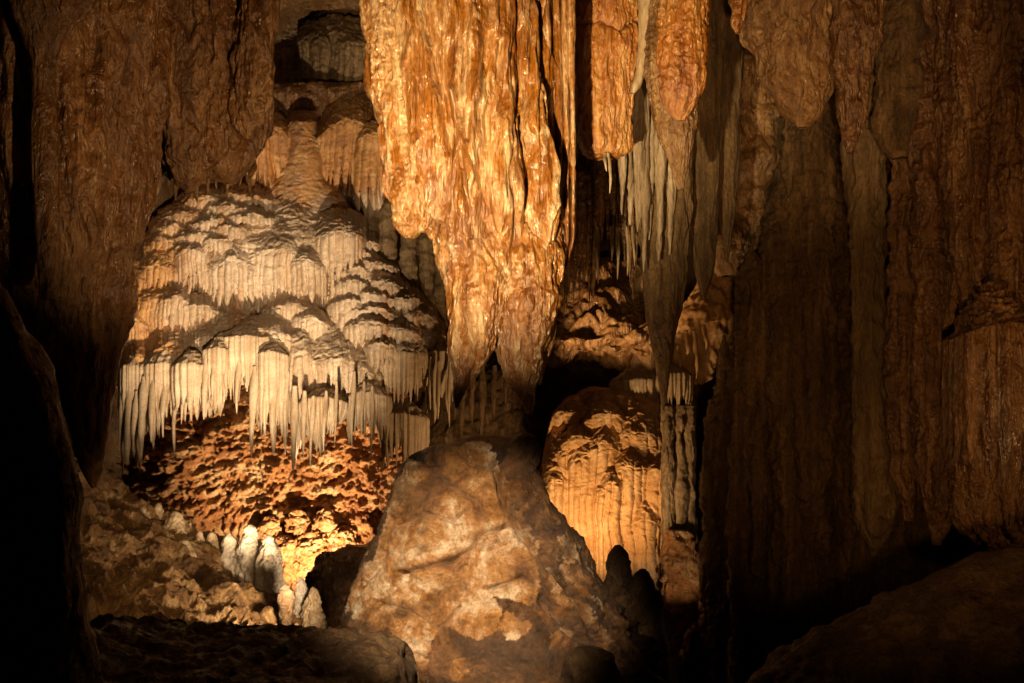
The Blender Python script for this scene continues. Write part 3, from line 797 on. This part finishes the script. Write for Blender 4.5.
loft('back', [(396, 590, 630), (410, 566, 656), (430, 556, 668), (470, 552, 674), (700, 552, 676)], 13.25, M_amber, MF, 0.35, [('fbm', 0.05, 2, 3, 771)])
relief('fluted_body', (538, 682, 380, 690), mid_base, MT, M_amber, MF, None, 1.6, None, 1.5, ymax=13.6, hangall=True,
       top=lambda px: np.interp(px, (538, 545, 552, 565, 590, 620, 650, 670, 682), (480, 446, 418, 400, 389, 388, 396, 406, 422)))
for x, w_ in ((667, 15), (679, 9), (690, 11)):
    loft('column', [(405, x - w_ * .4, x + w_ * .5), (430, x - w_ * .5, x + w_ * .5), (520, x - w_ * .45 + 2, x + w_ * .45 + 2), (600, x - w_ * .4 + 3, x + w_ * .4 + 3), (660, x - w_ * .4 + 3, x + w_ * .4 + 3)], 11.75, M_umber, MF, 1.2,
         [('fbm', 0.09, (2, 2, 1.2), 3, int(x)), ('billow', 0.05, (5, 5, 2), 3, int(x) + 5), ('ridge', 0.015, (14, 14, 10), 2, 3)], q=1.2)
SF = thing('small_fringe', P(655, 380, 12.7), 'small fringed ledge of stalactites just above the golden fluted flowstone', 'flowstone')
tier(640, 26, 366, 378, 402, 12.5, 0.4, 4, 0.2, 241, None, 4.2, M_tan, SF, 'fringe')
tier(676, 22, 362, 372, 404, 12.4, 0.4, 4, 0.2, 242, None, 4.2, M_tan, SF, 'fringe')
BL = thing('red_rock', P(680, 640, 11.6), 'small rough reddish rock low between the fluted columns and the dark curtain', 'rock')
loft('body', [(530, 668, 690), (550, 664, 698), (590, 662, 704), (640, 660, 710), (690, 655, 715)], 11.6, M_rust, BL, 0.5, [('billow', 0.12, 4, 4, 251), ('ridge', 0.03, 12, 2, 252)])

# ------------------------------------------------------------------ the right curtain wall
RC = thing('right_curtain', P(780, 640, 10.8), 'broad dark curtain flowstone with faint ledges filling the right', 'flowstone')
RL = [('fbm', 0.28, (1.0, 1.0, .35), 3, 261), ('billow', 0.20, (2.4, 2.4, .35), 3, 262), ('billow', 0.08, (6, 6, 1.6), 3, 263), ('ridge', 0.07, (2.6, 2.6, 4.5), 4, 264), ('ridge', 0.03, (9, 9, 7), 3, 265)]
loft('body', [(120, 784, 900, .4), (170, 782, 900, .3), (230, 772, 900, .15), (280, 764, 900), (330, 746, 900, -.1), (380, 730, 900, -.2), (420, 722, 900, -.2), (520, 720, 900, -.1), (620, 720, 890), (700, 718, 880)], 11.0, M_olive, RC, 0.55, RL, q=0.9)
loft('backing', [(-180, 800, 1010), (60, 810, 1000), (200, 815, 995), (400, 820, 990), (700, 820, 980)], 10.9, M_olive, RC, 0.3, RL, q=0.7)
for x, w_, y0, Y, sd in ((712, 16, 425, 10.75, 801), (724, 30, 335, 10.6, 804), (752, 36, 245, 10.5, 807), (788, 40, 175, 10.35, 810), (738, 16, 390, 10.3, 813)):
    loft('fold', [(y0, x - 2, x + 2), (y0 + 20, x - w_ * .3, x + w_ * .3), (y0 + 70, x - w_ * .5, x + w_ * .5), (520, x - w_ * .55, x + w_ * .5), (700, x - w_ * .5, x + w_ * .6)], Y, M_olive, RC, 1.0,
         [('fbm', 0.16, (1.2, 1.2, .5), 3, sd), ('billow', 0.08, (5, 5, .5), 3, sd + 1), ('ridge', 0.05, (4, 4, 5), 4, sd + 2), ('ridge', 0.02, (12, 12, 9), 3, 3)], q=0.9)
CP = thing('pale_column', P(866, 545, 9.6), 'tall pale tan column hanging in the middle of the dark right side', 'stalactite')
loft('body', [(-160, 835, 905), (100, 846, 892), (160, 848, 886), (280, 850, 884), (400, 852, 888), (470, 852, 900), (505, 855, 902), (530, 860, 892), (548, 866, 880), (556, 870, 874)], 9.8, M_umber, CP, 0.8,
     [('fbm', 0.08, (1.3, 1.3, .4), 3, 271), ('billow', 0.08, (5, 5, .45), 3, 272), ('ridge', 0.05, (5, 5, 4), 4, 273)], q=0.9)
for i, (x, w_, yb, Y, lab) in enumerate([(812, 46, 500, 10.2, 'flat olive hanging curtain left of the pale column'), (908, 34, 520, 9.5, 'narrow brown hanging curtain right of the pale column'),
                                         (938, 40, 545, 9.2, 'brown hanging curtain ending in a blunt tip left of the orange mass')]):
    t = thing('hanging_curtain', P(x, -100, Y), lab, 'curtain')
    loft('body', [(-160, x - w_ * .6, x + w_ * .7), (120, x - w_ * .5, x + w_ * .5), (300, x - w_ * .5, x + w_ * .5), (yb - 70, x - w_ * .45, x + w_ * .5), (yb - 25, x - w_ * .3, x + w_ * .35), (yb, x - 4, x + 4)], Y, M_olive if i == 0 else M_brown, t, 0.8,
         [('fbm', 0.12, (1.2, 1.2, .3), 3, 281 + i), ('billow', 0.10, (4.5, 4.5, .4), 3, 285 + i), ('ridge', 0.06, (4, 4, 4), 4, 288 + i), ('ridge', 0.02, (12, 12, 5), 3, 3)], q=0.9)
LR = thing('shade_rock', P(345, 640, 11.4), 'dark brown rock added as shade low in the gap between the stalagmites and the boulder', 'rock')
loft('body', [(546, 345, 395, .3), (556, 322, 408, .1), (580, 308, 420), (610, 296, 425), (700, 290, 430)], 11.6, M_brown, LR, 0.5, [('fbm', 0.15, 1.4, 3, 761), ('billow', 0.12, (4, 4, 1.5), 4, 762), ('ridge', 0.04, 9, 3, 763)])  # rock added to keep the foot of the recess dark
for i, (x, y0, y1, w_, Y) in enumerate([(286, 536, 572, 34, 13.5), (314, 530, 575, 40, 13.5), (346, 526, 566, 36, 13.5), (270, 516, 548, 28, 13.6), (298, 510, 545, 26, 13.6), (330, 548, 585, 36, 13.45),
                                       (304, 556, 590, 34, 13.45), (364, 514, 548, 26, 13.6), (326, 508, 538, 22, 13.6)]):
    t = thing('stone', P(x, y1 + 30, Y), 'rusty broken stone heaped at the foot of the recess wall', 'stone', 'stones heaped under the rusty face')
    h = y1 - y0
    loft('body', [(y0, x - w_ * .15, x + w_ * .1), (y0 + h * .12, x - w_ * .36, x + w_ * .3), (y0 + h * .4, x - w_ * .5, x + w_ * .46), (y1, x - w_ * .55, x + w_ * .55), (y1 + 40, x - w_ * .5, x + w_ * .5)], Y, M_rust, t, 0.6,
         [('fbm', 0.08, 3, 3, 820 + 4 * i), ('ridge', 0.07, (5, 5, 6), 4, 821 + 4 * i), ('billow', 0.04, (11, 11, 11), 3, 822 + 4 * i)], q=1.6)
RM = thing('right_rock_mass', P(1000, 560, 8.6), 'orange brown fluted rock mass at the right edge, scaly in its middle', 'flowstone')
loft('body', [(-180, 900, 1180), (0, 928, 1160), (120, 945, 1150), (230, 950, 1140), (300, 958, 1140), (400, 952, 1140), (480, 958, 1140), (520, 965, 1140), (545, 985, 1120), (560, 1010, 1090)], 8.8, M_brown, RM, 0.6,
     [('fbm', 0.22, (1.0, 1.0, .4), 3, 291), ('billow', 0.15, (2.6, 2.6, .3), 3, 292), ('billow', 0.05, (8, 8, .8), 3, 293), ('ridge', 0.03, (9, 9, 9), 3, 294)], q=0.9)
tier(1012, 46, 275, 320, 470, 7.72, 0.35, 18, 0.1, 295, None, 12, M_brown, RM, 'scaly_bulge', tuck=-0.02, topn=0.09)
# lumps hanging at the top right
for rows, Y, mat, lab, sd in [
    ([(-180, 730, 860), (-40, 728, 850), (10, 728, 840), (35, 738, 835), (60, 758, 832), (90, 770, 828), (110, 780, 822), (122, 790, 815), (128, 798, 808)], 8.7, M_ochre, 'pale lumpy stalactite with an orange lit flank at the top right', 301),
    ([(-180, 815, 905), (0, 830, 884), (60, 832, 878), (110, 835, 872), (135, 838, 864), (148, 843, 856), (154, 847, 851)], 8.5, M_brown, 'brown stalactite with a short pale tip beside the pale lumpy one', 302),
    ([(-180, 715, 760), (0, 726, 752), (18, 728, 750), (28, 731, 745), (34, 735, 741)], 8.4, M_orange, 'small orange stub poking in at the top edge', 303),
    ([(-180, 868, 950), (20, 874, 938), (80, 872, 934), (130, 876, 930), (150, 884, 922), (158, 895, 910)], 9.3, M_olive, 'squat olive rock lump hanging above the narrow curtains', 304)]:
    t = thing('ceiling_stalactite', P(rows[0][1] + 40, -180, Y), lab, 'stalactite')
    loft('body', rows, Y, mat, t, 0.8, [('fbm', 0.14, 1.6, 3, sd), ('billow', 0.09, (4, 4, 1.2), 4, sd + 10), ('ridge', 0.03, (9, 9, 6), 3, sd + 20)], q=0.9)

# ------------------------------------------------------------------ left masses
LM = thing('left_rock_mass', P(190, -180, 8.9), 'broad brown glinting rock mass hanging left of the draped flowstone', 'stalactite')
LL = lambda sd: [('fbm', 0.16, (1.5, 1.5, .4), 3, sd), ('billow', 0.13, (3.2, 3.2, .35), 3, sd + 1), ('billow', 0.05, (8, 8, 1.4), 3, sd + 2), ('ridge', 0.035, (11, 11, 5), 3, sd + 3)]
loft('body', [(-190, 80, 290), (0, 100, 262), (80, 110, 256), (130, 122, 246), (160, 140, 236), (176, 160, 220), (184, 180, 205)], 9.2, M_brown, LM, 0.5, LL(311), q=0.9)
for x0, x1, yb, Y, sd in ((206, 268, 184, 8.75, 411), (160, 216, 192, 8.6, 415), (118, 172, 168, 8.7, 419), (236, 270, 140, 8.5, 423), (146, 186, 120, 8.35, 427)):
    c, h = (x0 + x1) / 2, (x1 - x0) / 2 * 1.22
    c = min(c, 268 - h)
    loft('lobe', [(-190, c - h * 1.3, c + h * 1.3), (0, x0, x1), (yb - 70, c - h * .95, c + h * .98), (yb - 35, c - h * .8, c + h * .85), (yb - 12, c - h * .5, c + h * .5), (yb - 3, c - h * .2, c + h * .2), (yb, c - 1, c + 1)], Y, M_brown, LM, 0.85, LL(sd), q=0.9)
for x, y1, w_ in ((168, 190, 7), (176, 200, 9), (186, 194, 8), (197, 203, 10), (207, 196, 8), (216, 190, 7), (228, 196, 8), (240, 188, 7), (250, 194, 8)):
    spike(x, 158, y1, w_, 8.75, M_ochre, LM, 'fringe_tip')
LT = thing('left_stalactite', P(80, -180, 7.6), 'massive dark brown stalactite at the left tapering to a rounded point', 'stalactite')
loft('body', [(-190, -90, 170), (0, -80, 152), (100, -80, 142), (180, -70, 136), (250, -50, 130), (290, -20, 127), (340, 20, 121), (400, 58, 113), (440, 70, 108), (470, 80, 104), (484, 88, 99), (488, 92, 96)], 7.6, M_brown, LT, 0.75,
     [('fbm', 0.22, (1.5, 1.5, .35), 3, 321), ('billow', 0.14, (2.6, 2.6, .3), 3, 322), ('billow', 0.05, (8, 8, 1.2), 3, 323), ('ridge', 0.02, (12, 12, 6), 3, 324)], q=0.9)
LP = thing('left_pendant', P(128, 60, 8.2), 'darker pendant rock between the massive left stalactite and the fringe', 'stalactite')
loft('body', [(-150, 80, 180), (100, 95, 165), (170, 98, 158), (210, 104, 150), (240, 112, 142), (262, 120, 134), (272, 125, 129)], 8.0, M_brown, LP, 0.7,
     [('fbm', 0.12, (1.6, 1.6, .6), 3, 331), ('billow', 0.08, (4, 4, 1), 4, 332), ('ridge', 0.03, (12, 12, 6), 3, 334)], q=0.9)
LC = thing('left_column', P(45, 20, 6.6), 'slender brown column with a flared knob near the top left corner', 'column')
loft('body', [(-150, 0, 110), (0, 10, 95), (25, 18, 72), (45, 26, 62), (60, 33, 56), (90, 34, 56), (150, 32, 58), (230, 34, 60), (300, 40, 58)], 6.75, M_brown, LC, 0.8,
     [('fbm', 0.05, (1.6, 1.6, .6), 3, 341), ('billow', 0.05, (5, 5, 1), 4, 342)], q=0.9)
LF = thing('dark_foreground_rock', P(20, 683, 5.0), 'almost black foreground rock filling the lower left corner', 'rock')
loft('body', [(262, -70, -20), (285, -80, 2), (320, -90, 24), (370, -95, 48), (440, -100, 69), (500, -100, 82), (560, -100, 84), (620, -100, 86), (700, -100, 96), (760, -100, 110)], 5.0, M_mud, LF, 0.6,
     [('fbm', 0.08, 1.4, 3, 351), ('billow', 0.05, (4, 4, 1.5), 4, 352)])

# ------------------------------------------------------------------ slope and stalagmites
SLP = thing('rock_slope', P(180, 620, 9.0), 'striped brown rock slope running down right behind the foreground ledge', 'rock')
u = np.linspace(0, 1, 300)[None, :]          # along, upper left to lower right
v = np.linspace(0, 1, 240)[:, None]          # from the crest down to the front
cpx = np.interp(u, (0, .12, .3, .5, .7, .85, 1), (40, 82, 130, 180, 225, 260, 300))
cpy = np.interp(u, (0, .12, .3, .5, .7, .85, 1), (455, 486, 512, 540, 572, 600, 632))
Yc_ = 10.3 - 0.2 * u
fx = np.interp(u, (0, 1), (20, 300))
fy = np.interp(u, (0, 1), (660, 668))
Yf_ = 7.9 + 0.6 * u
prof = v ** 0.9
Y_ = Yc_ + (Yf_ - Yc_) * prof
px_ = cpx + (fx - cpx) * v
py_ = cpy + (fy - cpy) * v
G = np.stack([(px_ - 512) / F * Y_, Y_, (341.5 - py_) / F * Y_], -1)
# rotate the noise domain so that ledges run down to the right
c_, s_ = math.cos(0.52), math.sin(0.52)
H = np.stack([G[..., 0] * c_ - G[..., 2] * s_, G[..., 1], G[..., 0] * s_ + G[..., 2] * c_], -1)
d = 0.18 * noise(H, (0.9, 1.5, 4), 4, 361, 'billow') + 0.22 * noise(H, (1.3, 2.0, 9), 4, 362, 'ridge') + 0.12 * noise(G, 1.2, 3, 363)
Nn = normals(G, False)
Nn = Nn * np.sign(Nn[..., 2:3].mean())
G = G + Nn * d[..., None]
back = G[:1].copy(); back[..., 2] -= 2.0; back[..., 1] += 0.5
G = np.concatenate([back, G], 0)
grid_obj('body', G, False, M_slope, SLP)


def stalagmite(px, ytip, ybase, w_, Y, mat, lab, seed, group='stalagmites on the slope', name='stalagmite'):
    t = thing(name, P(px, ybase, Y), lab, 'stalagmite', group)
    w_ = w_ * 1.2
    h = ybase - ytip
    loft('body', [(ytip - 1, px - w_ * .05, px + w_ * .05), (ytip + h * .03, px - w_ * .16, px + w_ * .16), (ytip + h * .12, px - w_ * .25, px + w_ * .25), (ytip + h * .35, px - w_ * .36, px + w_ * .38),
                  (ytip + h * .7, px - w_ * .46, px + w_ * .48), (ybase, px - w_ * .55, px + w_ * .55), (ybase + 20, px - w_ * .6, px + w_ * .6)], Y, mat, t, 0.9,
         [('fbm', 0.07, 3.5, 3, seed), ('billow', 0.045, (7, 7, 4), 3, seed + 1), ('ridge', 0.02, 14, 2, seed + 2)], q=1.4)
    return t


for i, (x, y0, y1, w_, Y, m, lab) in enumerate([
        (269, 536, 622, 28, 9.8, M_white, 'tallest white stalagmite, brightly lit, at the right end of the row'),
        (250, 526, 600, 24, 9.95, M_white, 'white rounded stalagmite just left of the tallest one'),
        (229, 534, 588, 22, 10.0, M_white, 'pale pointed stalagmite third from the right of the lit row'),
        (212, 533, 580, 18, 10.05, M_tan, 'small tan stalagmite left of the pale pointed one'),
        (200, 532, 575, 16, 10.0, M_tan, 'narrow tan stalagmite in the middle of the row'),
        (190, 523, 560, 14, 10.15, M_tan, 'little rounded stalagmite standing behind the row middle'),
        (174, 512, 555, 24, 10.05, M_tan, 'broad pointed tan stalagmite high on the slope crest'),
        (158, 504, 545, 18, 10.1, M_tan, 'dim blunt stalagmite on the slope crest under the rusty face'),
        (145, 505, 540, 18, 10.05, M_tan, 'dim low stalagmite second from the upper left end'),
        (132, 505, 530, 14, 10.1, M_tan, 'smallest dim stalagmite at the upper left end of the row'),
        (184, 540, 580, 22, 9.75, M_tan, 'stout tan stalagmite stub in front of the row'),
        (168, 534, 572, 22, 9.8, M_tan, 'rounded tan lump low on the slope left of the stout stub'),
        (301, 578, 622, 16, 9.6, M_white, 'short pale stalagmite right of the tallest, beside a dark one'),
        (313, 588, 628, 18, 9.4, M_tan, 'squat brown stalagmite nearest the boulder'),
        (286, 584, 630, 12, 9.0, M_mud, 'dark stalagmite silhouetted before the tallest white one')]):
    stalagmite(x, y0, y1, w_, Y, m, lab, 400 + 3 * i)
for i, (x, y0, y1, w_, Y, m, lab) in enumerate([
        (618, 546, 680, 40, 9.6, M_mud, 'dark pointed stalagmite silhouetted against the golden flowstone'),
        (643, 570, 680, 36, 9.5, M_mud, 'dark blunt stalagmite right of the dark pointed one'),
        (662, 604, 690, 26, 9.9, M_white, 'small dark stalagmite with a bright white cap beside the lamp'),
        (693, 628, 700, 30, 10.2, M_mud, 'dark stump of rock hiding the lamp at the curtain foot')]):
    stalagmite(x, y0, y1, w_, Y, m, lab, 460 + 3 * i, 'dark stalagmites by the boulder')

# ------------------------------------------------------------------ boulder
BO = thing('boulder', P(490, 690, 7.2), 'big wet boulder with a pale crust and long cracks in the centre foreground', 'boulder')
PALE = [(396, 462), (410, 440), (435, 428), (470, 430), (490, 440), (500, 462), (508, 500), (518, 530), (541, 556), (541, 590), (535, 600), (498, 600), (502, 628), (478, 636), (455, 628), (440, 640), (425, 660), (400, 672),
        (388, 650), (390, 630), (345, 612), (352, 590), (372, 560), (384, 520)]
ALONG = [([(470, 468), (500, 478), (520, 520), (548, 560), (580, 600), (630, 660)], 6), ([(565, 540), (600, 600), (640, 660)], 4), ([(530, 480), (560, 520)], 4)]


def boulder_stain(G):
    px, py = pixels(G)
    w1, w2 = noise(G, 2.6, 6, 501, gain=.62) * 26, noise(G, 2.6, 6, 502, gain=.62) * 26
    s = inside(px + w1, py + w2, PALE).astype(float)
    for pts, wd in ALONG:
        s = np.maximum(s, 0.75 * (seg_dist(px + 2 * w1, py + w2, pts) < wd * (0.4 + noise(G, 4, 3, 505, 'billow'))))
    for x, y, r in ((457, 663, 9), (420, 655, 8), (515, 630, 12), (560, 640, 9)):
        s = np.maximum(s, np.hypot(px - x + w1, (py - y + w2) * .8) < r)
    s = s * (1 - 0.75 * sstep(0.10, 0.32, noise(G, (2.2, 2.2, 3.0), 5, 508, gain=.6)))
    return s * (G[..., 1] < 7.6)


loft('body', [(436, 478, 492), (440, 460, 506), (446, 438, 514), (454, 418, 522), (464, 406, 528), (478, 399, 534), (505, 390, 552), (540, 370, 583), (580, 354, 605), (610, 344, 622), (650, 338, 645), (690, 336, 668), (740, 330, 690), (800, 330, 700)],
     7.7, M_boulder, BO, 0.62, [('fbm', 0.11, 1.3, 3, 511), ('billow', 0.07, (2.2, 2.2, 2.2), 4, 512), ('ridge', 0.028, (4.5, 4.5, 6), 4, 513), ('ridge', 0.014, (14, 14, 16), 3, 514)],
     carve=[([(462, 447), (472, 462), (488, 465), (500, 458)], 4, -.16), ([(497, 470), (505, 500), (518, 525), (545, 560), (575, 590), (600, 640)], 3.6, -.30),
            ([(398, 574), (425, 566), (450, 560), (470, 548), (480, 533), (506, 522)], 2.2, -.15), ([(352, 600), (380, 565), (390, 520)], 3, -.10), ([(512, 448), (546, 478), (586, 530), (622, 590), (655, 660)], 10, .13), ([(396, 524), (428, 512), (452, 520), (470, 512)], 1.6, -.07), ([(372, 604), (410, 612), (440, 628), (462, 606)], 1.6, -.07), ([(440, 478), (478, 500), (502, 540)], 1.6, -.06), ([(490, 590), (520, 575), (545, 590)], 1.8, -.08),
            ([(412, 450), (425, 460), (440, 462)], 5, -.10), ([(545, 600), (560, 625), (585, 640)], 5, -.14)], stain_or_glow=boulder_stain, q=1.15, sq=0.9)
# foot stone and near right boulder
FS = thing('foot_stone', P(592, 690, 6.4), 'small brown stone leaning on the right foot of the boulder', 'stone')
loft('body', [(648, 575, 600), (656, 566, 612), (680, 560, 622), (740, 556, 630)], 6.5, M_mud, FS, 0.7, [('fbm', 0.05, 2, 3, 521), ('ridge', 0.02, 8, 3, 522)])
RB = thing('right_mound', P(900, 690, 5.6), 'low dark brown mound of rock in the lower right corner', 'rock')
loft('body', [(548, 1010, 1110), (556, 985, 1140), (572, 940, 1190), (596, 900, 1230), (618, 866, 1260), (645, 806, 1280), (665, 775, 1290), (690, 745, 1300), (760, 700, 1320)], 6.0, M_mud, RB, 0.45,
     [('fbm', 0.08, 1.6, 3, 531), ('billow', 0.07, 3.2, 4, 532), ('ridge', 0.02, 9, 3, 533)], q=0.8)
